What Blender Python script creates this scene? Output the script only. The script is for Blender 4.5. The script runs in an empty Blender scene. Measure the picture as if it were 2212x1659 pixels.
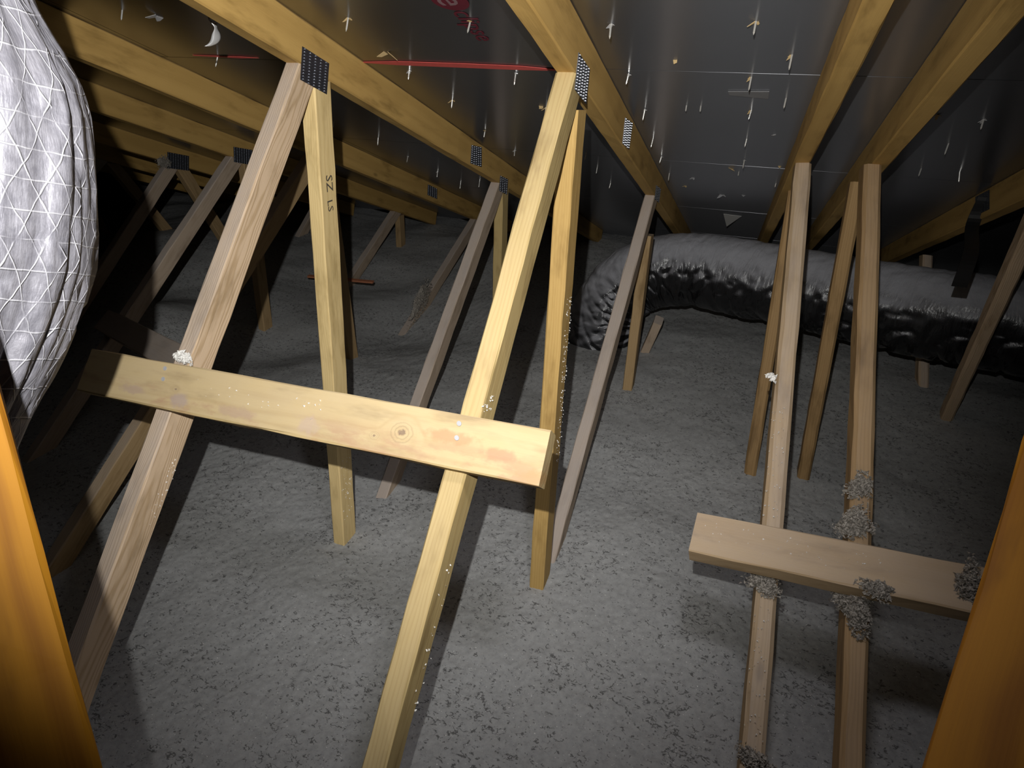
import bpy, math, random
import numpy as np
from mathutils import Vector, Matrix

random.seed(4)
rng = np.random.default_rng(4)
SC = bpy.context.scene
COL = SC.collection

# ------------------------------------------------------------------ camera
YAW, PIT, ROLL, FPX = 0.3627, -0.5062, 0.0040, 1420.8
CAMP = np.array([0.9826, 0.0, 1.336])
TH = 0.3950                       # roof pitch, 5 in 12
TT = math.tan(TH)
ROOF0 = 1.336 + 0.5553            # underside of the sheathing above the camera
CHORD = 0.089                     # depth of the top chords
CBV = CHORD / math.cos(TH)


def cam_rows():
    right = np.array([math.cos(YAW), math.sin(YAW), 0.0])
    fwd = np.array([-math.sin(YAW), math.cos(YAW), 0.0])
    up = np.array([0, 0, 1.0])
    f2 = fwd * math.cos(PIT) + up * math.sin(PIT)
    u2 = up * math.cos(PIT) - fwd * math.sin(PIT)
    r3 = right * math.cos(ROLL) + u2 * math.sin(ROLL)
    u3 = u2 * math.cos(ROLL) - right * math.sin(ROLL)
    return r3, u3, f2


CR, CU, CF = cam_rows()
cd = bpy.data.cameras.new('camera')
cd.sensor_width = 36.0
cd.lens = FPX * 36.0 / 2212.0
cd.clip_start = 0.02
cam = bpy.data.objects.new('camera', cd)
cam.matrix_world = Matrix(((CR[0], CU[0], -CF[0], CAMP[0]), (CR[1], CU[1], -CF[1], CAMP[1]),
                           (CR[2], CU[2], -CF[2], CAMP[2]), (0, 0, 0, 1)))
COL.objects.link(cam)
SC.camera = cam

# ------------------------------------------------------------------ world, lamps, exposure
w = bpy.data.worlds.new('world')
SC.world = w
w.use_nodes = True
w.node_tree.nodes['Background'].inputs[0].default_value = (0.5, 0.55, 0.7, 1)
w.node_tree.nodes['Background'].inputs[1].default_value = 0.0
SC.view_settings.view_transform = 'Standard'
SC.view_settings.look = 'None'
SC.view_settings.exposure = 0.0
SC.view_settings.gamma = 1.0
SC.view_settings.use_curve_mapping = False


def ray(p):
    return CR * ((p[0] - 1106.0) / FPX) - CU * ((p[1] - 829.5) / FPX) + CF


def on_x(p, x):
    d = ray(p)
    return CAMP + d * ((x - CAMP[0]) / d[0])


def on_z(p, z=0.0):
    d = ray(p)
    return CAMP + d * ((z - CAMP[2]) / d[2])


def on_roof(p, below=0.0):
    d = ray(p)
    return CAMP + d * ((ROOF0 - below - CAMP[2]) / (d[2] + TT * d[1]))


def on_plane(p, q, n):
    d = ray(p)
    return CAMP + d * (((q - CAMP) @ n) / (d @ n))


def at_dist(p, r):
    d = ray(p)
    return CAMP + d / np.linalg.norm(d) * r


def lamp(name, kind, loc, power, color, radius, aim=None, size=None, blend=1.0):
    l = bpy.data.lights.new(name, kind)
    l.energy = power
    l.color = color
    l.shadow_soft_size = radius
    if kind == 'SPOT':
        l.spot_size = size
        l.spot_blend = blend
    o = bpy.data.objects.new(name, l)
    o.location = loc
    if aim is not None:
        o.rotation_euler = (Vector(aim) - Vector(loc)).to_track_quat('-Z', 'Y').to_euler()
    COL.objects.link(o)
    return o


# torch just above the lens; added soft spot stands in for its foil reflection
lamp('torch', 'SPOT', (0.945, -0.02, 1.465), 114.0, (1.0, 0.985, 0.945), 0.005,
     aim=tuple(at_dist((960, 440), 2.0)), size=math.radians(101), blend=1.0)
lamp('foil_bounce_stand_in', 'SPOT', (0.955, 0.46, 1.53), 14.0, (0.97, 0.95, 1.0), 0.05,
     aim=(0.72, 0.85, 0.0), size=math.radians(96), blend=1.0)

# ------------------------------------------------------------------ node helpers


class NT:
    def __init__(self, name):
        self.m = bpy.data.materials.new(name)
        self.m.use_nodes = True
        self.t = self.m.node_tree
        self.b = self.t.nodes['Principled BSDF']
        self.out = self.t.nodes['Material Output']

    def n(self, kind, **kw):
        nd = self.t.nodes.new(kind)
        for k, v in kw.items():
            setattr(nd, k, v)
        return nd

    def lk(self, a, b):
        self.t.links.new(a, b)

    def val(self, sock, v):
        if hasattr(v, 'is_output') or hasattr(v, 'links'):
            self.lk(v, sock)
        else:
            sock.default_value = v

    def math(self, op, a, b=0.0, c=0.0, clamp=False):
        nd = self.n('ShaderNodeMath', operation=op, use_clamp=clamp)
        for i, v in enumerate((a, b, c)):
            self.val(nd.inputs[i], v)
        return nd.outputs[0]

    def vmath(self, op, a, b=(0, 0, 0)):
        nd = self.n('ShaderNodeVectorMath', operation=op)
        self.val(nd.inputs[0], a)
        if op == 'SCALE':
            self.val(nd.inputs['Scale'], b)
        else:
            self.val(nd.inputs[1], b)
        return nd.outputs['Value'] if op in ('LENGTH', 'DISTANCE', 'DOT_PRODUCT') else nd.outputs['Vector']

    def noise(self, vec, scale, detail=3.0, rough=0.55, out='Fac', dist=0.0):
        nd = self.n('ShaderNodeTexNoise')
        self.lk(vec, nd.inputs['Vector'])
        nd.inputs['Scale'].default_value = scale
        nd.inputs['Detail'].default_value = detail
        nd.inputs['Roughness'].default_value = rough
        nd.inputs['Distortion'].default_value = dist
        return nd.outputs[out]

    def ramp(self, fac, stops, interp='LINEAR'):
        nd = self.n('ShaderNodeValToRGB')
        nd.color_ramp.interpolation = interp
        el = nd.color_ramp.elements
        while len(el) < len(stops):
            el.new(0.5)
        for e, (p, c) in zip(el, stops):
            e.position = p
            e.color = (*c, 1) if len(c) == 3 else c
        self.lk(fac, nd.inputs['Fac'])
        return nd.outputs['Color']

    def mix(self, fac, a, b, blend='MIX'):
        nd = self.n('ShaderNodeMix', data_type='RGBA', blend_type=blend)
        self.val(nd.inputs[0], fac)
        for i, v in ((6, a), (7, b)):
            if isinstance(v, tuple):
                v = (*v, 1) if len(v) == 3 else v
            self.val(nd.inputs[i], v)
        return nd.outputs[2]

    def smooth(self, x, lo, hi):
        nd = self.n('ShaderNodeMapRange', interpolation_type='SMOOTHSTEP')
        self.val(nd.inputs[0], x)
        nd.inputs[1].default_value = lo
        nd.inputs[2].default_value = hi
        return nd.outputs[0]

    def bump(self, h, strength, dist):
        nd = self.n('ShaderNodeBump')
        nd.inputs['Strength'].default_value = strength
        nd.inputs['Distance'].default_value = dist
        self.lk(h, nd.inputs['Height'])
        self.lk(nd.outputs[0], self.b.inputs['Normal'])

    def set(self, **kw):
        for k, v in kw.items():
            s = self.b.inputs[k.replace('_', ' ')]
            if isinstance(v, tuple) and len(v) == 3:
                v = (*v, 1)
            self.val(s, v)
        return self.m


def wood(name, light, dark, ring=0.006, contrast=0.6, dust=0.35, knots=(), stain=None, spots=()):
    m = NT(name)
    g = m.n('ShaderNodeAttribute', attribute_name='grain').outputs['Vector']
    stretched = m.vmath('MULTIPLY', g, (1.3, 9.0, 9.0))
    wob = m.noise(stretched, 1.6, 3.0, 0.5, out='Color')
    wob = m.vmath('SUBTRACT', wob, (0.5, 0.5, 0.5))
    uv = m.vmath('MULTIPLY', g, (0.0, 1.0, 1.0))
    uv = m.vmath('ADD', uv, (0.0, 0.012, 0.055))
    uv = m.vmath('ADD', uv, m.vmath('MULTIPLY', wob, (0.0, 0.05, 0.04)))
    r = m.vmath('LENGTH', uv)
    kmask = None
    for (ks, ku, kr) in knots:
        d = m.vmath('SUBTRACT', g, (ks, ku, 0.0))
        d = m.vmath('MULTIPLY', d, (0.75, 1.0, 0.0))
        dist = m.vmath('LENGTH', d)
        f = m.math('SUBTRACT', 1.0, m.smooth(dist, kr * 0.55, kr * 1.9))
        r = m.math('ADD', r, m.math('MULTIPLY', m.math('MULTIPLY', f, dist), 0.9))
        k1 = m.math('SUBTRACT', 1.0, m.smooth(m.math('ADD', dist, m.math('MULTIPLY', m.math('SUBTRACT', m.noise(g, 160.0, 2.0, 0.6), 0.5), kr * 0.8)), kr * 0.10, kr * 0.34))
        kmask = k1 if kmask is None else m.math('MAXIMUM', kmask, k1)
    krings = None
    for (ks, ku, kr) in knots:
        d = m.vmath('MULTIPLY', m.vmath('SUBTRACT', g, (ks, ku, 0.0)), (0.85, 1.0, 0.0))
        dist = m.math('ADD', m.vmath('LENGTH', d), m.math('MULTIPLY', m.noise(g, 90.0, 3.0, 0.6), kr * 0.35))
        w1 = m.math('POWER', m.math('MULTIPLY_ADD', m.math('SINE', m.math('MULTIPLY', dist, 2 * math.pi / (kr * 0.32))), 0.5, 0.5), 3.0)
        w1 = m.math('MULTIPLY', w1, m.math('SUBTRACT', 1.0, m.smooth(dist, kr * 0.9, kr * 1.45)))
        krings = w1 if krings is None else m.math('MAXIMUM', krings, w1)
    s = m.math('SINE', m.math('MULTIPLY', r, 2 * math.pi / ring))
    s = m.math('MULTIPLY_ADD', s, 0.5, 0.5)
    s = m.math('POWER', s, 2.2)
    fib = m.noise(m.vmath('MULTIPLY', g, (6.0, 420.0, 420.0)), 1.0, 2.0, 0.6)
    fac = m.math('ADD', m.math('MULTIPLY', s, contrast), m.math('MULTIPLY', m.math('SUBTRACT', fib, 0.5), 0.45), clamp=True)
    col = m.mix(fac, light, dark)
    blot = m.noise(m.vmath('MULTIPLY', g, (3.0, 12.0, 12.0)), 1.7, 4.0, 0.6)
    col = m.mix(m.smooth(blot, 0.50, 0.78), col, tuple(c * 0.72 for c in dark))
    if stain:
        patch = m.noise(m.vmath('MULTIPLY', g, (9.0, 26.0, 26.0)), 1.0, 5.0, 0.65)
        uu = m.n('ShaderNodeSeparateXYZ')
        m.lk(g, uu.inputs[0])
        edge = m.smooth(uu.outputs[1], stain[1], stain[2])
        col = m.mix(m.math('MULTIPLY', m.smooth(patch, 0.50, 0.66), m.math('MULTIPLY', edge, 0.75)), col, stain[0])
    for (ps, pu, rs, ru, pc) in spots:
        d = m.vmath('MULTIPLY', m.vmath('SUBTRACT', g, (ps, pu, 0.0)), (1.0 / rs, 1.0 / ru, 0.0))
        dist = m.math('ADD', m.vmath('LENGTH', d), m.math('MULTIPLY', m.math('SUBTRACT', m.noise(g, 60.0, 4.0, 0.6), 0.5), 1.6))
        col = m.mix(m.math('MULTIPLY', m.math('SUBTRACT', 1.0, m.smooth(dist, 0.45, 1.15)), 0.7), col, pc)
    vor = m.n('ShaderNodeTexVoronoi')
    m.lk(m.vmath('MULTIPLY', g, (2.0, 5.0, 5.0)), vor.inputs['Vector'])
    vor.inputs['Scale'].default_value = 1.0
    vk = m.math('SUBTRACT', 1.0, m.smooth(vor.outputs['Distance'], 0.018, 0.06))
    if not knots:
        col = m.mix(m.math('MULTIPLY', vk, 0.6), col, tuple(c * 0.35 for c in dark))
    if kmask is not None:
        col = m.mix(m.math('MULTIPLY', krings, 0.42), col, tuple(c * 0.55 for c in dark))
        col = m.mix(m.math('MULTIPLY', kmask, 0.7), col, (0.11, 0.055, 0.03))
    geo = m.n('ShaderNodeNewGeometry')
    nz = m.n('ShaderNodeSeparateXYZ')
    m.lk(geo.outputs['Normal'], nz.inputs[0])
    dn = m.noise(m.vmath('MULTIPLY', g, (14.0, 40.0, 40.0)), 1.0, 4.0, 0.65)
    du = m.math('MULTIPLY', m.smooth(nz.outputs[2], 0.2, 0.85), m.math('MULTIPLY_ADD', dn, 0.9, 0.35))
    du = m.math('MULTIPLY', du, dust, clamp=True)
    col = m.mix(du, col, (0.42, 0.37, 0.34))
    m.bump(m.math('ADD', fac, m.math('MULTIPLY', fib, 0.6)), 0.25, 0.0012)
    return m.set(Base_Color=col, Roughness=0.72, Specular_IOR_Level=0.25)


W_YEL = wood('pine_yellow', (0.49, 0.365, 0.16), (0.385, 0.26, 0.10), contrast=0.4, dust=0.15)
W_PALE = wood('pine_pale', (0.74, 0.56, 0.27), (0.58, 0.41, 0.17), contrast=0.4, dust=0.15)
W_HONEY = wood('pine_honey', (0.52, 0.34, 0.12), (0.42, 0.255, 0.08), contrast=0.4, dust=0.15)
W_PINK = wood('pine_pinkish', (0.62, 0.46, 0.31), (0.42, 0.285, 0.155), ring=0.0045, contrast=0.7, dust=0.75)
W_CHORD = wood('pine_chord', (0.50, 0.315, 0.10), (0.36, 0.215, 0.06), ring=0.03, contrast=0.4, dust=0.1)
W_GREY = wood('pine_dusty', (0.46, 0.36, 0.27), (0.35, 0.26, 0.18), contrast=0.4, dust=0.8)
W_TAN = wood('pine_tan', (0.40, 0.275, 0.14), (0.29, 0.185, 0.08), contrast=0.4, dust=0.5)
W_BROWN = wood('pine_brown', (0.34, 0.215, 0.095), (0.24, 0.145, 0.06), contrast=0.4, dust=0.2)
W_ORANGE = wood('pine_orange', (0.27, 0.115, 0.004), (0.17, 0.062, 0.002), ring=0.013, contrast=0.8, dust=0.0)
W_BRACE = wood('brace_pine', (0.51, 0.385, 0.19), (0.40, 0.275, 0.115), ring=0.014, contrast=0.38, dust=0.25,
               knots=((0.700, 0.003, 0.019), (0.653, 0.016, 0.008), (0.232, 0.004, 0.007)),
               stain=((0.40, 0.235, 0.12), -0.012, 0.03),
               spots=((0.786, -0.004, 0.052, 0.012, (0.42, 0.22, 0.09)), (0.870, 0.010, 0.035, 0.012, (0.40, 0.20, 0.10)),
                      (0.245, 0.022, 0.022, 0.016, (0.36, 0.27, 0.24)), (0.375, 0.024, 0.045, 0.012, (0.40, 0.27, 0.17)),
                      (0.525, 0.022, 0.025, 0.018, (0.45, 0.33, 0.24)), (0.135, 0.020, 0.03, 0.010, (0.40, 0.28, 0.20)),
                      (0.93, 0.03, 0.03, 0.012, (0.45, 0.26, 0.10))))
W_BRACE2 = wood('brace_tan', (0.43, 0.31, 0.18), (0.33, 0.22, 0.115), ring=0.03, contrast=0.3, dust=0.35)


def mat_insulation():
    m = NT('loose_insulation')
    tc = m.n('ShaderNodeNewGeometry').outputs['Position']
    a = m.noise(tc, 70.0, 5.0, 0.7)
    b = m.noise(tc, 9.0, 3.0, 0.5)
    c = m.noise(tc, 320.0, 3.0, 0.7)
    col = m.ramp(a, [(0.3, (0.275, 0.279, 0.281)), (0.5, (0.355, 0.360, 0.361)), (0.7, (0.41, 0.414, 0.412))])
    col = m.mix(m.math('MULTIPLY', b, 0.35), col, (0.40, 0.402, 0.402))
    # shade of tiny crevices painted into the fluff's colour as dark slivers and dots
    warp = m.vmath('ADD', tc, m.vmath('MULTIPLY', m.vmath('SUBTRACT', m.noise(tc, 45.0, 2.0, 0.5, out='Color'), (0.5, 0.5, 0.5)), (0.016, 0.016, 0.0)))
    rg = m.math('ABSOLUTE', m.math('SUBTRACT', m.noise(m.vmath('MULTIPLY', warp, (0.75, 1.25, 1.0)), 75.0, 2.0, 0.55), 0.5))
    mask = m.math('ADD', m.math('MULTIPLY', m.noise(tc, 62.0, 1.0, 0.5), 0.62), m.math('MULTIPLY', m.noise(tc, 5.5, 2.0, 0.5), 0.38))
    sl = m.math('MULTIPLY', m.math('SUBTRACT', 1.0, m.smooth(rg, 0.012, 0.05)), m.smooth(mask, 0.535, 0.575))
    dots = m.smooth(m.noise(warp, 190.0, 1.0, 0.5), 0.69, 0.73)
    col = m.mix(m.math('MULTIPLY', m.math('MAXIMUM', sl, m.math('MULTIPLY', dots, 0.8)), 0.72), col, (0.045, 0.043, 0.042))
    fl = m.smooth(m.noise(tc, 260.0, 1.0, 0.5), 0.735, 0.775)
    col = m.mix(fl, col, (0.80, 0.80, 0.78))
    m.bump(m.math('ADD', m.math('MULTIPLY', a, 0.5), m.math('MULTIPLY', c, 0.4)), 0.4, 0.004)
    return m.set(Base_Color=col, Roughness=0.95, Specular_IOR_Level=0.1)


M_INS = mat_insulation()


def mat_clump():
    m = NT('insulation_fluff')
    tc = m.n('ShaderNodeNewGeometry').outputs['Position']
    col = m.ramp(m.noise(tc, 160.0, 3.0, 0.7), [(0.35, (0.14, 0.124, 0.104)), (0.65, (0.38, 0.35, 0.31))])
    return m.set(Base_Color=col, Roughness=0.9, Specular_IOR_Level=0.2)


M_FLUFF = mat_clump()


def mat_fleck():
    m = NT('white_fleck')
    return m.set(Base_Color=(0.75, 0.74, 0.71), Roughness=0.6)


M_FLECK = mat_fleck()


def mat_foil(name, base, rough, aniso):
    m = NT(name)
    tc = m.n('ShaderNodeTexCoord').outputs['UV']
    lines = m.noise(m.vmath('MULTIPLY', tc, (3.0, 900.0, 1.0)), 1.0, 2.0, 0.6)
    big = m.noise(tc, 3.0, 3.0, 0.5)
    col = m.mix(m.math('MULTIPLY', big, 0.5), base, tuple(c * 0.75 for c in base))
    tg = m.n('ShaderNodeTangent', direction_type='UV_MAP')
    m.lk(tg.outputs[0], m.b.inputs['Tangent'])
    m.bump(m.math('ADD', m.math('MULTIPLY', lines, 0.12), m.noise(tc, 14.0, 2.0, 0.5)), 0.12, 0.002)
    return m.set(Base_Color=col, Metallic=1.0, Roughness=rough, Anisotropic=aniso, Anisotropic_Rotation=0.25)


M_FOIL = mat_foil('foil_facing', (0.34, 0.345, 0.37), 0.30, 0.8)


def plain(name, col, rough=0.6, metal=0.0, spec=0.5):
    m = NT(name)
    tc = m.n('ShaderNodeTexCoord').outputs['Object']
    c = m.mix(m.noise(tc, 60.0, 3.0), tuple(x * 0.8 for x in col), tuple(min(1, x * 1.15) for x in col))
    return m.set(Base_Color=c, Roughness=rough, Metallic=metal, Specular_IOR_Level=spec)


M_OSB = plain('deck_wood', (0.30, 0.20, 0.10), 0.8)
M_NAIL = plain('nail_steel', (0.85, 0.84, 0.80), 0.35, 0.75)
M_CHIP = plain('wood_chip', (0.62, 0.45, 0.22), 0.7)
M_TORN = plain('torn_foil', (0.75, 0.75, 0.76), 0.35, 0.6)
M_PLATE = plain('galvanised_plate', (0.16, 0.17, 0.20), 0.38, 0.9)
M_TOOTH = plain('plate_teeth', (0.62, 0.63, 0.66), 0.4, 1.0)
M_ZINC = plain('zinc_head', (0.40, 0.40, 0.42), 0.6, 0.1)
M_RED = plain('red_edge_paint', (0.66, 0.10, 0.085), 0.7)
M_MARK = plain('dark_red_print', (0.11, 0.008, 0.02), 0.5)
M_STRAP = plain('black_strap', (0.008, 0.008, 0.009), 0.5)
M_INK = plain('stamp_ink', (0.07, 0.06, 0.05), 0.7)
M_BLUE = plain('blue_plastic', (0.03, 0.04, 0.16), 0.5)
M_STICK = plain('reddish_lath', (0.42, 0.16, 0.08), 0.7)
M_CARD = plain('grey_foil_strip', (0.30, 0.30, 0.31), 0.5, 0.4)


def mat_black_duct():
    m = NT('black_duct_jacket')
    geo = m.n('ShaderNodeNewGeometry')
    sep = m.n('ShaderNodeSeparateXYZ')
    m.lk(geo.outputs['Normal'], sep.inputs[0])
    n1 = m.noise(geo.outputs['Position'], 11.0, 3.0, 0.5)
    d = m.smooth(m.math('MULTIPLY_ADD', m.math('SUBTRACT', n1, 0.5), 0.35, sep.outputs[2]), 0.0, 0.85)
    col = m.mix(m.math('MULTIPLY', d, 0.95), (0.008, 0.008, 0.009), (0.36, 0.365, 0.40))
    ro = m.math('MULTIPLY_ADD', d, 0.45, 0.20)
    uv = m.n('ShaderNodeTexCoord').outputs['UV']
    wr = m.noise(m.vmath('MULTIPLY', uv, (14.0, 55.0, 1.0)), 1.0, 3.0, 0.55, dist=0.8)
    m.bump(m.math('ADD', wr, m.math('MULTIPLY', m.noise(geo.outputs['Position'], 60.0, 3.0, 0.6), 0.3)), 0.45, 0.010)
    return m.set(Base_Color=col, Roughness=ro, Specular_IOR_Level=0.6)


M_BDUCT = mat_black_duct()


def mat_silver():
    m = NT('silver_duct_jacket')
    uv = m.n('ShaderNodeTexCoord').outputs['UV']      # metres around, metres along
    wob = m.vmath('SUBTRACT', m.noise(uv, 9.0, 3.0, 0.6, out='Color'), (0.5, 0.5, 0.5))
    p = m.vmath('ADD', uv, m.vmath('MULTIPLY', wob, (0.022, 0.014, 0.0)))
    sx = m.n('ShaderNodeSeparateXYZ')
    m.lk(p, sx.inputs[0])
    u, v = sx.outputs[0], sx.outputs[1]

    def thread(expr, pitch, wd):
        f = m.math('ABSOLUTE', m.math('SUBTRACT', m.math('FRACT', m.math('DIVIDE', expr, pitch)), 0.5))
        return m.math('SUBTRACT', 1.0, m.smooth(f, 0.0, wd / pitch))
    a = thread(v, 0.029, 0.0013)
    b = thread(m.math('ADD', m.math('MULTIPLY', u, 0.86), m.math('MULTIPLY', v, 0.5)), 0.029, 0.0013)
    c = thread(m.math('SUBTRACT', m.math('MULTIPLY', u, 0.86), m.math('MULTIPLY', v, 0.5)), 0.029, 0.0013)
    t = m.math('MAXIMUM', a, m.math('MAXIMUM', b, c))
    t = m.math('MULTIPLY', t, m.smooth(m.noise(uv, 17.0, 3.0), 0.30, 0.58))
    cr = m.noise(m.vmath('MULTIPLY', uv, (60.0, 12.0, 1.0)), 1.0, 4.0, 0.65)
    n2 = m.noise(uv, 55.0, 4.0, 0.65)
    col = m.mix(m.smooth(n2, 0.3, 0.7), (0.165, 0.162, 0.19), (0.25, 0.246, 0.28))
    col = m.mix(m.math('MULTIPLY', t, 0.5), col, (0.66, 0.66, 0.70))
    m.bump(m.math('ADD', m.math('MULTIPLY', t, 0.5), m.math('ADD', m.math('MULTIPLY', cr, 0.9), m.math('MULTIPLY', n2, 0.4))), 0.6, 0.004)
    return m.set(Base_Color=col, Metallic=m.math('MULTIPLY', m.math('SUBTRACT', 1.0, t), 0.28), Roughness=0.5)


M_SILVER = mat_silver()

# ------------------------------------------------------------------ object helpers


def empty(name, loc, label=None, cat=None, group=None, kind=None):
    o = bpy.data.objects.new(name, None)
    o.location = [float(v) for v in loc]
    o.empty_display_size = 0.05
    COL.objects.link(o)
    tag(o, label, cat, group, kind)
    return o


def tag(o, label=None, cat=None, group=None, kind=None):
    if label:
        o['label'] = label
    if cat:
        o['category'] = cat
    if group:
        o['group'] = group
    if kind:
        o['kind'] = kind
    return o


def root_loc(o):
    loc = np.zeros(3)
    while o is not None:
        loc = loc + np.array(o.location)
        o = o.parent
    return loc


def mk(name, verts, faces, mat, parent=None, origin=None, smooth=False, attr=None, uv=None):
    verts = np.asarray(verts, float)
    base = root_loc(parent) if parent is not None else np.zeros(3)
    org = np.zeros(3)
    if origin is not None:
        org = np.asarray(origin, float) - base
    me = bpy.data.meshes.new(name)
    me.from_pydata((verts - base - org).tolist(), [], [list(f) for f in faces])
    if attr is not None:
        at = me.attributes.new('grain', 'FLOAT_VECTOR', 'POINT')
        at.data.foreach_set('vector', np.asarray(attr, np.float32).ravel())
    if uv is not None:
        ul = me.uv_layers.new(name='UVMap')
        idx = np.zeros(len(me.loops), np.int32)
        me.loops.foreach_get('vertex_index', idx)
        ul.data.foreach_set('uv', np.asarray(uv, np.float32)[idx].ravel())
    if smooth:
        me.polygons.foreach_set('use_smooth', [True] * len(me.polygons))
    me.materials.append(mat)
    me.update()
    o = bpy.data.objects.new(name, me)
    o.location = org
    if parent is not None:
        o.parent = parent
    COL.objects.link(o)
    return o


def unit(v):
    v = np.asarray(v, float)
    return v / np.linalg.norm(v)


BSEED = [0]


def beam_data(p0, p1, wd, td, W, T, cut0=(), cut1=(), ch=0.003, rough=0.0006):
    """timber from p0 to p1 (its near corner edge), W deep along wd, T thick along td; cut planes (point, normal) trim the ends"""
    BSEED[0] += 1
    p0, p1 = np.asarray(p0, float), np.asarray(p1, float)
    ax = unit(p1 - p0)
    wd = unit(wd - ax * (np.asarray(wd) @ ax))
    td = unit(td - ax * (td @ ax) - wd * (td @ wd))
    L = np.linalg.norm(p1 - p0)
    prof = [(ch, 0), (W - ch, 0), (W, ch), (W, T - ch), (W - ch, T), (ch, T), (0, T - ch), (0, ch)]
    n = max(2, int(L / 0.07))
    V, A = [], []
    r = np.random.default_rng(100 + BSEED[0])
    jit = r.normal(0, rough, (n + 1, 8, 2))
    s0, s1 = [], []
    for (u, v) in prof:
        q = p0 + wd * u + td * v
        a, b = 0.0, L
        for (cp, cn) in cut0:
            den = ax @ cn
            if abs(den) > 1e-6:
                a = max(a, ((np.asarray(cp) - q) @ cn) / den)
        for (cp, cn) in cut1:
            den = ax @ cn
            if abs(den) > 1e-6:
                b = min(b, ((np.asarray(cp) - q) @ cn) / den)
        s0.append(a)
        s1.append(b)
    for i in range(n + 1):
        f = i / n
        for k, (u, v) in enumerate(prof):
            s = s0[k] + (s1[k] - s0[k]) * f
            uu, vv = u + jit[i, k, 0], v + jit[i, k, 1]
            V.append(p0 + ax * s + wd * uu + td * vv)
            A.append((s + BSEED[0] * 3.7 if not beam_data.fixed else s, u - W / 2, v - T / 2))
    F = []
    for i in range(n):
        for k in range(8):
            a, b = i * 8 + k, i * 8 + (k + 1) % 8
            F.append((a, a + 8, b + 8, b))
    F.append(tuple(range(8)))
    F.append(tuple(range(n * 8 + 7, n * 8 - 1, -1)))
    V = np.array(V)
    # outward winding
    e = np.cross(V[8] - V[0], V[1] - V[0])
    cen = V[:8].mean(0)
    if e @ (V[0] - cen) < 0:
        F = [tuple(reversed(f)) for f in F]
    return V, F, A


beam_data.fixed = False


def beam(name, mat, parent, *a, **k):
    V, F, A = beam_data(*a, **k)
    return mk(name, V, F, mat, parent, attr=A)


def box_data(c, ex, ey, ez):
    c = np.asarray(c, float)
    V = [c + ex * i + ey * j + ez * k for i in (-1, 1) for j in (-1, 1) for k in (-1, 1)]
    F = [(0, 1, 3, 2), (4, 6, 7, 5), (0, 4, 5, 1), (2, 3, 7, 6), (0, 2, 6, 4), (1, 5, 7, 3)]
    if np.dot(np.cross(ex, ey), ez) < 0:
        F = [tuple(reversed(f)) for f in F]
    return V, F


X = np.array([1.0, 0, 0])
SLOPE = np.array([0, math.cos(TH), -math.sin(TH)])
RN = np.array([0, math.sin(TH), math.cos(TH)])      # roof normal, outwards


def roof_pt(x, y, below=0.0):
    return np.array([x, y, ROOF0 - TT * y - below])


# ------------------------------------------------------------------ floor of loose insulation


def value_noise(x, y, seed):
    r = np.random.default_rng(seed)
    G = r.random((256, 256))
    xi, yi = np.floor(x).astype(int), np.floor(y).astype(int)
    fx, fy = x - xi, y - yi
    fx, fy = fx * fx * (3 - 2 * fx), fy * fy * (3 - 2 * fy)
    g = lambda a, b: G[a % 256, b % 256]
    return (g(xi, yi) * (1 - fx) + g(xi + 1, yi) * fx) * (1 - fy) + (g(xi, yi + 1) * (1 - fx) + g(xi + 1, yi + 1) * fx) * fy


MOUNDS = [(-0.62, 2.62, 0.34, -0.11), (-1.2, 3.15, 0.45, -0.06), (-0.3, 4.2, 0.6, 0.06), (-1.15, 2.2, 0.30, -0.08),
          (-1.6, 2.0, 0.30, 0.16), (-2.4, 3.0, 0.6, 0.15), (0.05, 1.25, 0.35, -0.035), (1.9, 2.9, 0.5, 0.03)]


def floor_z(x, y):
    z = 0.035 * (value_noise(x * 1.3 + 9, y * 1.3 + 5, 1) - 0.5) + 0.03 * (value_noise(x * 4, y * 4, 2) - 0.5)
    for (mx, my, r, h) in MOUNDS:
        z = z + h * np.exp(-((x - mx) ** 2 + (y - my) ** 2) / (r * r))
    return z


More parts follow.
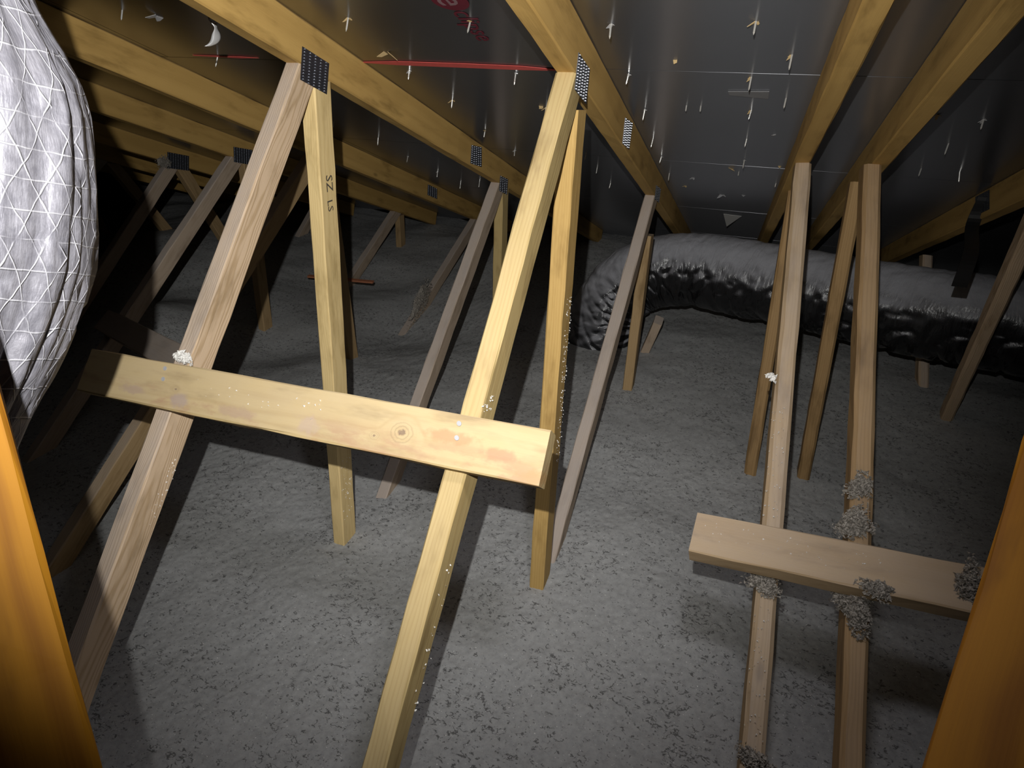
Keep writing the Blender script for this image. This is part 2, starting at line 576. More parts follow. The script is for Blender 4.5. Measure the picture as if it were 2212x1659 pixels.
def build_floor():
    def lines(lo, a, b, hi, fine, coarse):
        return np.concatenate([np.arange(lo, a, coarse), np.arange(a, b, fine), np.arange(b, hi, coarse)])
    xs = lines(-5.0, -0.72, 1.60, 3.6, 0.0042, 0.026)
    ys = lines(-0.6, 0.42, 1.90, 4.75, 0.0042, 0.013)
    Xg, Yg = np.meshgrid(xs, ys)
    Z = floor_z(Xg, Yg)
    wx = Xg + 0.012 * value_noise(Xg * 45, Yg * 45, 11)
    wy = Yg + 0.012 * value_noise(Xg * 45 + 50, Yg * 45 + 20, 12)
    Z = Z + 0.005 * (value_noise(wx * 15, wy * 15, 9) - 0.5) + 0.0028 * (value_noise(wx * 48, wy * 48, 4) - 0.5) \
        + 0.0018 * (value_noise(Xg * 130, Yg * 130, 6) - 0.5)
    V = np.stack([Xg, Yg, Z], -1).reshape(-1, 3)
    ny, nx = Xg.shape
    i = np.arange(ny - 1)[:, None] * nx + np.arange(nx - 1)[None, :]
    F = np.stack([i, i + 1, i + nx + 1, i + nx], -1).reshape(-1, 4)
    me = bpy.data.meshes.new('floor')
    me.vertices.add(len(V))
    me.vertices.foreach_set('co', V.astype(np.float32).ravel())
    me.loops.add(F.size)
    me.loops.foreach_set('vertex_index', F.astype(np.int32).ravel())
    me.polygons.add(len(F))
    me.polygons.foreach_set('loop_start', np.arange(0, F.size, 4, dtype=np.int32))
    me.polygons.foreach_set('loop_total', np.full(len(F), 4, np.int32))
    me.polygons.foreach_set('use_smooth', np.ones(len(F), bool))
    me.update(calc_edges=True)
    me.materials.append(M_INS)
    o = bpy.data.objects.new('floor', me)
    COL.objects.link(o)
    tag(o, 'grey blown-in loose insulation covering the attic floor', 'floor', kind='structure')
    return o


build_floor()

# ------------------------------------------------------------------ roof deck: backing with foil-faced panels below it
deckV = []
for x in (-5.2, 3.8):
    for y in (-1.6, 4.9):
        for h in (0.0135, 0.030):
            deckV.append(roof_pt(x, y) + RN * h)
ceiling = mk('ceiling', deckV, [(0, 2, 3, 1), (4, 5, 7, 6), (0, 1, 5, 4), (2, 6, 7, 3), (0, 4, 6, 2), (1, 3, 7, 5)], M_OSB)
tag(ceiling, 'sloping roof deck lined with dark foil-faced sheathing panels', 'ceiling', kind='structure')
SEAMS = [-1.6, -0.35, 0.62, 1.558, 2.315, 3.14, 3.95, 4.9]
JOINTS = [[-5.2, -3.07, -0.63, 1.81, 3.8], [-5.2, -4.27, -1.85, 0.59, 3.03, 3.8]]
for r in range(len(SEAMS) - 1):
    js = JOINTS[r % 2]
    for c in range(len(js) - 1):
        g = 0.0011
        x0, x1, y0, y1 = js[c] + g, js[c + 1] - g, SEAMS[r] + g, SEAMS[r + 1] - g
        V, UV = [], []
        for h in (0.0, 0.0125):
            for (x, y) in ((x0, y0), (x1, y0), (x1, y1), (x0, y1)):
                V.append(roof_pt(x, y) + RN * h)
                UV.append((x, y / math.cos(TH)))
        mk('sheathing_panel', V, [(3, 2, 1, 0), (4, 5, 6, 7), (0, 1, 5, 4), (1, 2, 6, 5), (2, 3, 7, 6), (3, 0, 4, 7)],
           M_FOIL, ceiling, uv=UV)


def roof_strip(name, pix, mat, parent, drop=0.0012, thick=0.0008):
    """a flat patch lying on the underside of the deck, outline given at the places it has on the deck"""
    P = [on_roof(p) - RN * drop for p in pix]
    n = len(P)
    V = P + [q - RN * thick for q in P]
    F = [tuple(range(n)), tuple(range(2 * n - 1, n - 1, -1))] + [(i, (i + 1) % n, n + (i + 1) % n, n + i) for i in range(n)]
    return mk(name, V, F, mat, parent)


# red painted panel edge, printed mark, grey strip
roof_strip('red_edge_stripe', [(775, 132.5), (860, 131), (1000, 135.5), (1125, 141), (1200, 148), (1200, 151), (1125, 149.5), (1000, 144.5), (860, 139), (790, 134.5)], M_RED, ceiling)
roof_strip('red_edge_stripe', [(416, 117.5), (470, 119.5), (520, 121), (560, 124), (520, 124.5), (470, 122), (420, 119)], M_RED, ceiling)
roof_strip('grey_foil_strip', [(1573, 196), (1662, 196), (1660, 212), (1576, 204)], M_CARD, ceiling)


def roof_text(name, body, size, px, mat, drop=0.0015, at=None):
    cu = bpy.data.curves.new(name, 'FONT')
    cu.body = body
    cu.size = size
    cu.extrude = 0.0002
    cu.resolution_u = 3
    o = bpy.data.objects.new(name, cu)
    COL.objects.link(o)
    dg = bpy.context.evaluated_depsgraph_get()
    me = bpy.data.meshes.new_from_object(o.evaluated_get(dg))
    bpy.data.objects.remove(o)
    P = at if at is not None else on_roof(px) - RN * drop
    right, up, nn = SLOPE, X, -RN
    me.transform(Matrix(((right[0], up[0], nn[0], P[0]), (right[1], up[1], nn[1], P[1]), (right[2], up[2], nn[2], P[2]), (0, 0, 0, 1))))
    me.materials.clear()
    me.materials.append(mat)
    ob = bpy.data.objects.new(name, me)
    COL.objects.link(ob)
    ob.parent = ceiling
    return ob


# ------------------------------------------------------------------ trusses
Z0 = np.array([0, 0, 1.0])


def chord_cut(x):
    return (roof_pt(x, 1.0, CBV), -RN)


def plate(parent, x, side, corners, rows, cols, thick=0.0012):
    """toothed connector plate on the face at x; corners as (y, z), clockwise from the top near one"""
    P = [np.array([x, y, z]) for (y, z) in corners]
    off = X * side
    V = [p + off * 0.0003 for p in P] + [p + off * (0.0003 + thick) for p in P]
    F = [(0, 1, 2, 3), (7, 6, 5, 4), (0, 4, 5, 1), (1, 5, 6, 2), (2, 6, 7, 3), (3, 7, 4, 0)]
    if side < 0:
        F = [tuple(reversed(f)) for f in F]
    pl = mk('connector_plate', V, F, M_PLATE, parent)
    TV, TF = [], []
    for i in range(cols):
        for j in range(rows):
            u = (i + 0.5) / cols
            v = (j + 0.35 + 0.3 * (i % 2)) / rows
            c = (P[0] * (1 - u) + P[1] * u) * (1 - v) + (P[3] * (1 - u) + P[2] * u) * v + off * (0.0003 + thick)
            du, dv = unit(P[1] - P[0]), unit(P[3] - P[0])
            a, b = box_data(c, du * 0.0018, dv * 0.0010, off * 0.0009)
            # tooth slot lip, tilted
            a = [q + off * 0.0012 * ((q - c) @ dv > 0) for q in a]
            TF += [tuple(k + len(TV) for k in f) for f in b]
            TV += a
    tag(mk('plate_teeth', TV, TF, M_TOOTH, pl), kind='stuff')
    return pl


def web(parent, mat, x, side, near0, near1, W=0.0635, T=0.038, cuts0=(), name='web', bottom=-0.12):
    """web timber in the truss plane x: near edge through two points, extended down into the insulation"""
    a, b = np.asarray(near0, float), np.asarray(near1, float)
    ax = unit(b - a)
    p0 = a - ax * 0.16
    k = (bottom - a[2]) / ax[2]
    p1 = a + ax * k
    wd = np.array([0, -ax[2], ax[1]])
    if wd[1] < 0:
        wd = -wd
    return beam(name, mat, parent, p0, p1, wd, -X * side, W, T, cut0=cuts0), (a, ax, unit(wd))


def below_web(info, W=0.0635):
    a, ax, wd = info
    return (a + wd * W, wd)


def yz(p):
    return (p[1], p[2])


def joint(t, x, side, m1, m2, w1, w2, tm=None):
    cc = chord_cut(x)
    _, i1 = web(t, m1, x, side, *w1, cuts0=[cc])
    if w2 is not None:
        web(t, m2, x, side, *w2, cuts0=[cc, below_web(i1)])
    return i1


def chord(t, x0, x1, y0, y1, side, mat=None):
    """top chord under the deck between y0 and y1; x is the face at each end"""
    p0, p1 = roof_pt(x0, y0), roof_pt(x1, y1)
    return beam('top_chord', mat or W_CHORD, t, p0, p1, -RN, -X * side, CHORD, 0.038, rough=0.0004)


S = 0.6096
# truss A -------------------------------------------------
tA = empty('roof_truss', (0, 0.3, 0), 'roof truss carrying the left part of the bright yellow cross brace', 'roof truss', 'roof trusses')
chord(tA, 0, 0, -1.4, 4.3, 1)
A1 = joint(tA, 0, 1, W_PINK, W_PALE, (on_x((646, 140), 0), on_x((268.5, 1163), 0)), (on_x((680, 210), 0), on_x((717, 775), 0)))
joint(tA, 0, 1, W_GREY, W_YEL, (on_x((1077, 399.5), 0), on_x((934, 797), 0)), (on_x((1086, 420), 0), on_x((1083, 562), 0)))
plate(tA, 0, 1, [yz(on_x(p, 0)) for p in ((652, 100), (710, 137), (705, 204), (648, 172))], 11, 5)
plate(tA, 0, 1, [yz(on_x(p, 0)) for p in ((1018, 313), (1040, 318), (1040, 361), (1016, 353))], 9, 5)
plate(tA, 0, 1, [yz(on_x(p, 0)) for p in ((1080, 379), (1097, 387), (1095, 421), (1078, 412))], 9, 4)
# truss B -------------------------------------------------
tB = empty('roof_truss', (S, 0.3, 0), 'roof truss with the pale yellow web at the right end of the near brace', 'roof truss', 'roof trusses')
chord(tB, S, S, -1.4, 4.3, 1)
B1 = joint(tB, S, 1, W_YEL, W_HONEY, (on_x((1240, 165), S), on_x((850, 1594), S)), (on_x((1235, 420), S), on_x((1199.7, 900), S)))
joint(tB, S, 1, W_GREY, W_TAN, (on_x((1409, 445), S), on_x((1296.5, 855), S)), (on_x((1395, 602), S), on_x((1366, 827), S)))
plate(tB, S, 1, [yz(on_x(p, S)) for p in ((1249, 113), (1273, 150), (1265, 225), (1240, 193))], 12, 5)
plate(tB, S, 1, [yz(on_x(p, S)) for p in ((1350, 254), (1366, 266), (1358, 323), (1344, 310))], 11, 5)
plate(tB, S, 1, [yz(on_x(p, S)) for p in ((1417, 400), (1427, 408), (1423, 438), (1414, 430))], 9, 4)
# left trusses --------------------------------------------
xL = -0.655
tL = empty('roof_truss', (xL, 1.0, 0), 'shadowed roof truss just left of the one carrying the bright brace', 'roof truss', 'roof trusses')
chord(tL, xL, xL, -1.4, 4.3, 1)
jL = roof_pt(xL, 2.2, CBV)
L1 = joint(tL, xL, 1, W_TAN, W_TAN, (on_x((675, 330), xL), on_x((310, 905), xL)), (on_x((697, 345), xL), on_x((738, 640), xL)))
joint(tL, xL, 1, W_GREY, None, (on_x((1031, 467), xL), on_x((888, 700), xL)), None)
plate(tL, xL, 1, [yz(on_x(p, xL)) for p in ((924, 398), (944, 408), (944, 430), (923, 421))], 8, 5)
xM = -1.24
tM = empty('roof_truss', (xM, 1.6, 0), 'second shadowed roof truss left of the bright brace with a dusty slanting web', 'roof truss', 'roof trusses')
chord(tM, xM, xM, -1.4, 4.3, 1)
M1 = joint(tM, xM, 1, W_GREY, W_TAN, (on_x((496, 345), xM), on_x((319, 611), xM)), (on_x((527, 352), xM), on_x((572, 720), xM)))
joint(tM, xM, 1, W_GREY, W_TAN, (on_x((854, 455), xM), on_x((786, 560), xM)), (on_x((863, 470), xM), on_x((867, 546), xM)))
plate(tM, xM, 1, [yz(on_x(p, xM)) for p in ((504, 317), (545, 324), (545, 357), (505, 350))], 10, 8)
xN = -1.94
tN = empty('roof_truss', (xN, 1.9, 0), 'farthest roof truss with a dusty plate joining two legs behind the silver duct', 'roof truss', 'roof trusses')
chord(tN, xN, xN, -1.4, 4.3, 1)
joint(tN, xN, 1, W_GREY, W_TAN, (on_x((358, 361), xN), on_x((297, 454), xN)), (on_x((387, 371), xN), on_x((472, 505), xN)))
joint(tN, xN, 1, W_GREY, None, (on_x((690, 430), xN), on_x((612, 572), xN)), None)
plate(tN, xN, 1, [yz(on_x(p, xN)) for p in ((361, 328), (408, 337), (408, 369), (361, 363))], 10, 9)
for i, xx in enumerate((-2.56, -3.18)):
    t = empty('roof_truss', (xx, 2.0, 0), ('roof truss whose bare chord shows just past the farthest plate joint', 'roof truss whose chord is the last one visible beside the silver duct')[i], 'roof truss', 'roof trusses')
    chord(t, xx, xx, -1.4, 4.4, 1)
    joint(t, xx, 1, W_GREY, W_TAN, (roof_pt(xx, 2.75 + .2 * i, CBV), np.array([xx, 2.0, 0.2])), (roof_pt(xx, 2.8 + .2 * i, CBV), np.array([xx, 3.1, 0.1])))


def edge_web(t, mat, top, bot, W, T, side, cutx):
    """web seen nearly along its truss plane; top and bot on the near corner edge"""
    ax = unit(bot - top)
    p1 = top + ax * ((-0.12 - top[2]) / ax[2])
    wd = np.cross(ax, X)
    if wd[1] < 0:
        wd = -wd
    return beam('web', mat, t, top - ax * 0.12, p1, wd, X, W, T, cut0=[chord_cut(cutx)], ch=0.007)


# truss C (slightly out of line) ---------------------------
tC = empty('roof_truss', (1.05, 0.4, 0), 'roof truss right of the near brace with a rounded tan web seen edge on', 'roof truss', 'roof trusses')
chord(tC, 1.085, 0.975, -0.2, 4.2, -1)
cTop = on_roof((1719, 350), CBV)
cBot = at_dist((1599, 1651), 1.33)
edge_web(tC, W_TAN, cTop, cBot, 0.0635, 0.038, -1, 1.05)
c2t = on_roof((1708, 395), CBV) + np.array([0, 0.10, -0.02])
edge_web(tC, W_BROWN, c2t, on_z((1606, 1028)), 0.0635, 0.038, -1, 1.05)
# truss D
tD = empty('roof_truss', (1.20, 0.4, 0), 'roof truss with the broad tan web holding large grey insulation clumps', 'roof truss', 'roof trusses')
chord(tD, 1.204, 1.204, -1.4, 4.2, -1)
dTop = on_roof((1868, 353), CBV)
dBot = at_dist((1815, 1651), 1.33)
edge_web(tD, W_BROWN, dTop, dBot, 0.0635, 0.038, -1, 1.204)
d2t = on_roof((1846, 380), CBV) + np.array([0, 0.06, -0.02])
edge_web(tD, W_BROWN, d2t, on_z((1722, 1034)), 0.0635, 0.038, -1, 1.204)
# truss E
tE = empty('roof_truss', (1.6, 1.5, 0), 'dim roof truss at the right edge above the black duct', 'roof truss', 'roof trusses')
chord(tE, 1.598, 1.598, 0.5, 4.2, -1)
e1 = on_z((2030, 912))
e0 = on_x((2212, 500), 1.60)
edge_web(tE, W_PINK, e0 + (e0 - e1) * 0.35, e1, 0.0635, 0.038, -1, 1.6)
q = on_z((1984, 850))
edge_web(tE, W_PINK, q + np.array([-0.04, 0.42, 0.42]), q, 0.0635, 0.038, -1, 1.6)
plate(tE, 1.598, -1, [yz(on_x(p, 1.598)) for p in ((2108, 425), (2138, 410), (2138, 452), (2108, 466))], 9, 5)

# short strut beyond the black duct's left bend
st = on_z((1383, 757))
so = beam('short_strut', W_GREY, None, st + np.array([0.05, -0.03, 0.16]), st + np.array([-0.03, 0.02, -0.12]), np.array([0, 1, 0.3]), X, 0.0635, 0.038)
tag(so, 'short grey strut standing behind the web at the duct bend', 'strut')

# ------------------------------------------------------------------ lateral braces


def brace(name, label, mat, q, n, corners, thick=0.038, sub=None, width=0.089):
    """board lying on the near edges of the webs; q, n its front plane, corners pixels top-left, top-right, bottom-right, bottom-left"""
    P = [on_plane(p, q, n) for p in corners]
    top0, top1, bot1, bot0 = P
    wdir = unit((bot0 - top0) + (bot1 - top1))
    beam_data.fixed = True
    V, F, A = beam_data(top0, top1, wdir, -n, width, thick, ch=0.0025)
    beam_data.fixed = False
    root = empty(name, (top0 + top1) / 2, label, 'brace', 'cross braces nailed to the webs')
    mk('board', V, F, mat, root, attr=A)
    return root, (top0, unit(top1 - top0), wdir, n)


def near_plane(i1, i2):
    a1, ax1, _ = i1
    a2, ax2, _ = i2
    v1 = ax1
    v2 = (a2 + ax2 * 0.7) - (a1 + ax1 * 0.7)
    n = unit(np.cross(v1, v2))
    if n @ (CAMP - a1) < 0:
        n = -n
    return a1 + n * 0.001, n


q1, n1 = near_plane(A1, B1)
# near edge of the webs: plane also holds their far corners on the hidden side
br1, fr1 = brace('lateral_brace', 'bright yellow knotty brace nailed across two slanting webs', W_BRACE, q1 + n1 * 0.038, n1,
                 ((198, 752), (1190, 930), (1166, 1033), (188, 843)), width=0.087)


def nail_head(parent, fr, px, r=0.0042):
    o, ax, wd, n = fr
    c = on_plane(px, o + n * 0.0, n)
    V, F = [], []
    for h in (0.0, 0.0012):
        for k in range(10):
            a = 2 * math.pi * k / 10
            V.append(c + ax * r * math.cos(a) + wd * r * math.sin(a) + n * h)
    F = [tuple(range(10, 20)), tuple(range(9, -1, -1))] + [(k, (k + 1) % 10, 10 + (k + 1) % 10, 10 + k) for k in range(10)]
    return mk('nail_head', V, F, M_ZINC, parent)


for p in ((992, 915), (987, 946), (357, 796), (353, 819)):
    nail_head(br1, fr1, p)

axC = unit(cBot - cTop)
axD = unit(dBot - dTop)
q2, n2 = near_plane((cTop, axC, None), (dTop, axD, None))
n2w = n2
n2 = unit(np.array([-0.12, -0.36, 0.92]))
br2, fr2 = brace('lateral_brace', 'tan brace with rounded edges across the two right-hand webs', W_BRACE2, on_plane((1800, 1215), q2 + n2w * 0.045, n2w), n2,
                 ((1507, 1105), (2140, 1228), (2112, 1318), (1495, 1184)), width=0.086)
n2, nb2, pb2 = n2w, n2, on_plane((1800, 1215), q2 + n2w * 0.045, n2w)
q3, n3 = near_plane(L1, M1)
br3, fr3 = brace('lateral_brace', 'dusty grey brace half in the shadow of the silver duct', W_GREY, q3 + n3 * 0.038, n3,
                 ((236, 668), (420, 757), (392, 795), (209, 702)), width=0.089)

# ------------------------------------------------------------------ foreground posts
def near_post(top, bot, d0, d1, wdir, W, ext0, ext1, label):
    a, b = at_dist(top, d0), at_dist(bot, d1)
    away = unit(ray(((top[0] + bot[0]) / 2, (top[1] + bot[1]) / 2)))
    o = beam('foreground_post', W_ORANGE, None, a + (a - b) * ext0, b + (b - a) * ext1, wdir - away * (wdir @ away), away, W, 0.038, ch=0.003)
    return tag(o, label, 'timber post', 'timber posts close to the camera')


near_post((0, 845), (215, 1659), 0.57, 0.59, -CR, 0.09, 0.75, 0.6, 'orange timber post close up in the lower left corner')
near_post((2212, 945), (1985, 1659), 0.66, 0.53, CR, 0.059, 0.25, 0.8, 'orange timber post close up in the lower right corner')

# ------------------------------------------------------------------ ducts


def catmull(P, n):
    P = np.asarray(P, float)
    P = np.vstack([2 * P[0] - P[1], P, 2 * P[-1] - P[-2]])
    out = []
    for i in range(1, len(P) - 2):
        for t in np.linspace(0, 1, n, endpoint=False):
            a, b, c, d = P[i - 1:i + 3]
            out.append(0.5 * ((2 * b) + (-a + c) * t + (2 * a - 5 * b + 4 * c - d) * t * t + (-a + 3 * b - 3 * c + d) * t ** 3))
    out.append(P[-2])
    return np.array(out)


def tube(P, radii, nseg, disp, upv):
    lens = np.concatenate([[0], np.cumsum(np.linalg.norm(np.diff(P, axis=0), axis=1))])
    SS, TTH = np.meshgrid(lens, 2 * math.pi * np.arange(nseg + 1) / nseg, indexing='ij')
    DD = disp(SS, TTH)
    tan = np.gradient(P, axis=0)
    tan /= np.linalg.norm(tan, axis=1)[:, None]
    V, UV = [], []
    s = 0.0
    up = np.asarray(upv, float)
    for i, p in enumerate(P):
        if i:
            s += np.linalg.norm(P[i] - P[i - 1])
        a = unit(up - tan[i] * (up @ tan[i]))
        up = a
        b = np.cross(tan[i], a)
        for k in range(nseg + 1):
            th = 2 * math.pi * k / nseg
            r = radii[i] + DD[i, k]
            V.append(p + (a * math.cos(th) + b * math.sin(th)) * r)
            UV.append((th * 0.15, s))
    n = nseg + 1
    F = [(i * n + k, i * n + k + 1, (i + 1) * n + k + 1, (i + 1) * n + k) for i in range(len(P) - 1) for k in range(nseg)]
    return V, F, UV


def vn(x, y, s):
    return value_noise(x, y, s) - 0.5


# silver insulated duct hanging on the left
SIL = [(-60, -440), (-35, -310), (12, -180), (66, -60), (130, 35), (168, 105), (188, 175), (198, 260), (205, 345), (208, 455), (202, 540), (182, 622),
       (150, 720), (118, 795), (88, 850), (62, 905), (36, 965), (34, 1040), (50, 1120), (78, 1230), (105, 1350), (118, 1480), (120, 1650)]
cen, rad = [], []
for (px, py) in SIL:
    ea, e = unit(ray((-115, py + 10))), unit(ray((px, py)))
    cen.append(CAMP + 0.80 * ea)
    rad.append(0.80 * math.sqrt(1 - (ea @ e) ** 2))
CP = catmull(cen, 16)
RR = np.interp(np.linspace(0, len(rad) - 1, len(CP)), np.arange(len(rad)), rad)


def silver_disp(s, th):
    c, sn = np.cos(th) * 3, np.sin(th) * 3
    fold = vn(c * 2.6 + 20 + s * 2, sn * 2.6 + 20 + s * 3, 21)
    pleat = np.abs(vn(c * 7 + 60 + s * 4, sn * 7 + 60 - s * 3, 23))
    return 0.010 * fold + 0.004 * vn(c * 6 + 40, sn * 6 + 40 + s * 14, 22) - 0.005 * np.clip(1 - pleat / 0.05, 0, 1)


random.seed(9)
V, F, UV = tube(CP, RR, 120, silver_disp, CU)
so = mk('flexible_duct', V, F, M_SILVER, smooth=True, uv=UV)
tag(so, 'silver foil insulated flexible duct hanging at the left edge', 'duct', 'flexible ducts')

# black flexible duct
BP = catmull([(2.9, 2.75, 0.40), (2.3, 2.62, 0.385), (1.75, 2.68, 0.372), (1.3, 2.85, 0.35), (0.85, 2.98, 0.335), (0.62, 3.0, 0.315),
              (0.47, 2.97, 0.26), (0.375, 2.92, 0.14), (0.345, 2.88, 0.0), (0.34, 2.87, -0.12)], 40)
BR = np.full(len(BP), 0.165)


def black_disp(s, th):
    c, sn = np.cos(th), np.sin(th)
    puck = np.abs(vn(s * 15 + 1.6 * sn + 1.2 * c, 30 + 1.7 * c + 1.3 * sn + s * 1.5, 32))
    fine = np.abs(vn(s * 34 + 2.5 * sn, 60 + 2.6 * c + 2 * sn, 34))
    side = np.clip(0.55 - c, 0, 1)
    return 0.024 * vn(s * 3.6, c * 1.5 + 30, 31) - 0.020 * np.clip(1 - puck / 0.11, 0, 1) * (0.12 + 0.8 * side) \
        - 0.009 * np.clip(1 - fine / 0.12, 0, 1) * (0.2 + side) + 0.005 * vn(s * 50, 40 + c * 5 + sn * 3, 33)


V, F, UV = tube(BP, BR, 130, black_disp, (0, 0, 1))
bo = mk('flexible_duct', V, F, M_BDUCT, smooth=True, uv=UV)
tag(bo, 'black plastic flexible duct lying behind the webs and bending into the insulation', 'duct', 'flexible ducts')

# strap hanging the black duct from the right-hand truss
s0 = on_x((2128, 426), 1.592)
sp = [s0, s0 + np.array([-0.012, -0.02, -0.08]), on_x((2098, 545), 1.53), on_x((2072, 620), 1.50)]
sp = catmull(sp, 8)
V, F = [], []
for p in sp:
    for dx, dy in ((-0.018, 0), (0.018, 0), (0.018, 0.003), (-0.018, 0.003)):
        V.append(p + np.array([dx, dy, 0]))
for i in range(len(sp) - 1):
    for k in range(4):
        F.append((i * 4 + k, i * 4 + (k + 1) % 4, i * 4 + 4 + (k + 1) % 4, i * 4 + 4 + k))
F += [(3, 2, 1, 0), tuple(range(len(V) - 4, len(V)))]
tag(mk('duct_strap', V, F, M_STRAP), 'black strap hanging the black duct from the right-hand truss', 'strap')

# ------------------------------------------------------------------ print on the deck
P = on_roof((972, 1)) - RN * 0.0012
V = []
for h in (0.0, 0.0006):
    for k in range(28):
        a = 2 * math.pi * k / 28
        V.append(P + X * 0.036 * math.cos(a) + SLOPE * 0.036 * math.sin(a) - RN * h)
mk('printed_disc', V, [tuple(range(28)), tuple(range(55, 27, -1))] + [(k, (k + 1) % 28, 28 + (k + 1) % 28, 28 + k) for k in range(28)], M_MARK, ceiling)
M_PRINT2 = plain('pale_print', (0.20, 0.12, 0.13), 0.5)
roof_text('printed_letter', 'e', 0.085, tuple(), M_PRINT2, at=P - X * 0.024 - SLOPE * 0.022 - RN * 0.0007)
roof_text('printed_word', 'clipse', 0.062, tuple(), M_MARK, at=P - X * 0.016 + SLOPE * 0.040)

# ------------------------------------------------------------------ nails through the deck
NAILS = [(264, 22), (752, 38), (1016, 46), (1320, 52), (1633, 46), (470, 122), (884, 152), (1114, 158), (1358, 160), (1623, 166),
         (977, 216), (1393, 236), (1623, 238), (817, 298), (1048, 282), (1411, 298), (1613, 300), (881, 337), (1112, 324),
         (1267, 328), (1429, 338), (945, 370), (1290, 362), (1608, 345), (2125, 258), (2049, 310), (1990, 364), (1711, 118),
         (1698, 212), (995, 396), (721, 262), (1446, 374), (1319, 396), (1036, 392), (1180, 232), (2073, 372), (1902, 398), (1446, 427),
         (1452, 438), (1483, 228), (1514, 229), (1676, 396), (1596, 371)]
CHIP = {752: 'w', 1016: 'w', 1320: 'f', 1633: 'w', 884: 'f', 1114: 'f', 1623: 'w', 977: 'w', 1393: 'f', 1112: 'f', 2125: 'f', 1180: 'w',
        1358: 'f', 1429: 'f', 1608: 'f', 1048: 'w', 1711: 'w', 881: 'f', 945: 'f'}
ndir = unit(np.array([-0.02, -0.385, -0.923]))


def nail_mesh(L, r):
    V, F = [], []
    for (h, rr) in ((0.0, r), (L * 0.82, r), (L, r * 0.15)):
        for k in range(8):
            a = 2 * math.pi * k / 8
            V.append((rr * math.cos(a), rr * math.sin(a), h))
    for i in range(2):
        for k in range(8):
            F.append((i * 8 + k, i * 8 + (k + 1) % 8, i * 8 + 8 + (k + 1) % 8, i * 8 + 8 + k))
    F.append(tuple(range(16, 24)))
    F.append(tuple(range(7, -1, -1)))
    me = bpy.data.meshes.new('shank')
    me.from_pydata(V, [], F)
    me.materials.append(M_NAIL)
    return me


NM = [nail_mesh(0.022, 0.0019), nail_mesh(0.027, 0.0019), nail_mesh(0.014, 0.0018)]


def flake_mesh(name, mat, n, size, seed):
    """a few torn shards bent away from the deck, local z pointing down out of it"""
    r = np.random.default_rng(seed)
    V, F = [], []
    for i in range(n):
        a = r.uniform(0, 2 * math.pi)
        l, w = size * r.uniform(0.6, 1.2), size * r.uniform(0.3, 0.6)
        d = np.array([math.cos(a), math.sin(a), r.uniform(0.15, 0.7)])
        e = unit(np.cross(d, (0, 0, 1)))
        p = d * size * 0.15
        p[2] = 0.0005
        b = [p - e * w, p + e * w * r.uniform(0.5, 1), p + d * l + e * w * r.uniform(-0.3, 0.6), p + d * l * 0.7 - e * w * 0.7]
        nn = unit(np.cross(b[1] - b[0], b[2] - b[0])) * 0.0006
        k = len(V)
        V += b + [q + nn for q in b]
        F += [(k, k + 3, k + 2, k + 1), (k + 4, k + 5, k + 6, k + 7)] + [(k + j, k + (j + 1) % 4, k + 4 + (j + 1) % 4, k + 4 + j) for j in range(4)]
    me = bpy.data.meshes.new(name)
    me.from_pydata([tuple(v) for v in V], [], F)
    me.materials.append(mat)
    return me


CHIPW = [flake_mesh('wood_chip', M_CHIP, 2, 0.010, k) for k in range(3)]
CHIPF = [flake_mesh('torn_foil', M_TORN, 3, 0.008, 10 + k) for k in range(3)]
NKEY = []
for p in NAILS:
    c = on_roof(p)
    bay = 'leftmost bay' if c[0] < 0 else 'red-stripe bay' if c[0] < S else 'grey-strip bay' if c[0] < 1.08 else 'rightmost bay'
    row = 'above the seams' if c[1] < 1.558 else 'between the seams' if c[1] < 2.315 else 'below the seams'
    extra = {'w': 'splintered wood', 'f': 'torn foil'}.get(CHIP.get(p[0]), 'bare foil')
    NKEY.append('nail point in %s %s, %s' % (extra, row, bay))
ORD = ['topmost', 'second from the top', 'third from the top', 'fourth from the top', 'fifth from the top', 'sixth from the top', 'seventh from the top']
NLAB = []
for i, k in enumerate(NKEY):
    same = sorted([j for j in range(len(NKEY)) if NKEY[j] == k], key=lambda j: NAILS[j][1])
    NLAB.append(k if len(same) == 1 else k + ', ' + ORD[same.index(i)])
for i, p in enumerate(NAILS):
    c = on_roof(p)
    root = bpy.data.objects.new('roofing_nail', None)
    root.empty_display_size = 0.01
    root.location = c
    COL.objects.link(root)
    tag(root, NLAB[i], 'nail', 'roofing nails poking through the deck')
    d = unit(ndir + np.array([random.uniform(-0.12, 0.12), random.uniform(-0.1, 0.1), 0]))
    rot = Vector(d).to_track_quat('Z', 'Y').to_euler()
    sh = bpy.data.objects.new('shank', NM[2] if i > 37 else NM[i % 2])
    sh.rotation_euler = rot
    COL.objects.link(sh)
    sh.parent = root
    kind = CHIP.get(p[0])
    if kind:
        me = (CHIPW if kind == 'w' else CHIPF)[i % 3]
        ch = bpy.data.objects.new(me.name.split('.')[0], me)
        ch.rotation_euler = Vector(-RN).to_track_quat('Z', 'Y').to_euler()
        COL.objects.link(ch)
        ch.parent = root

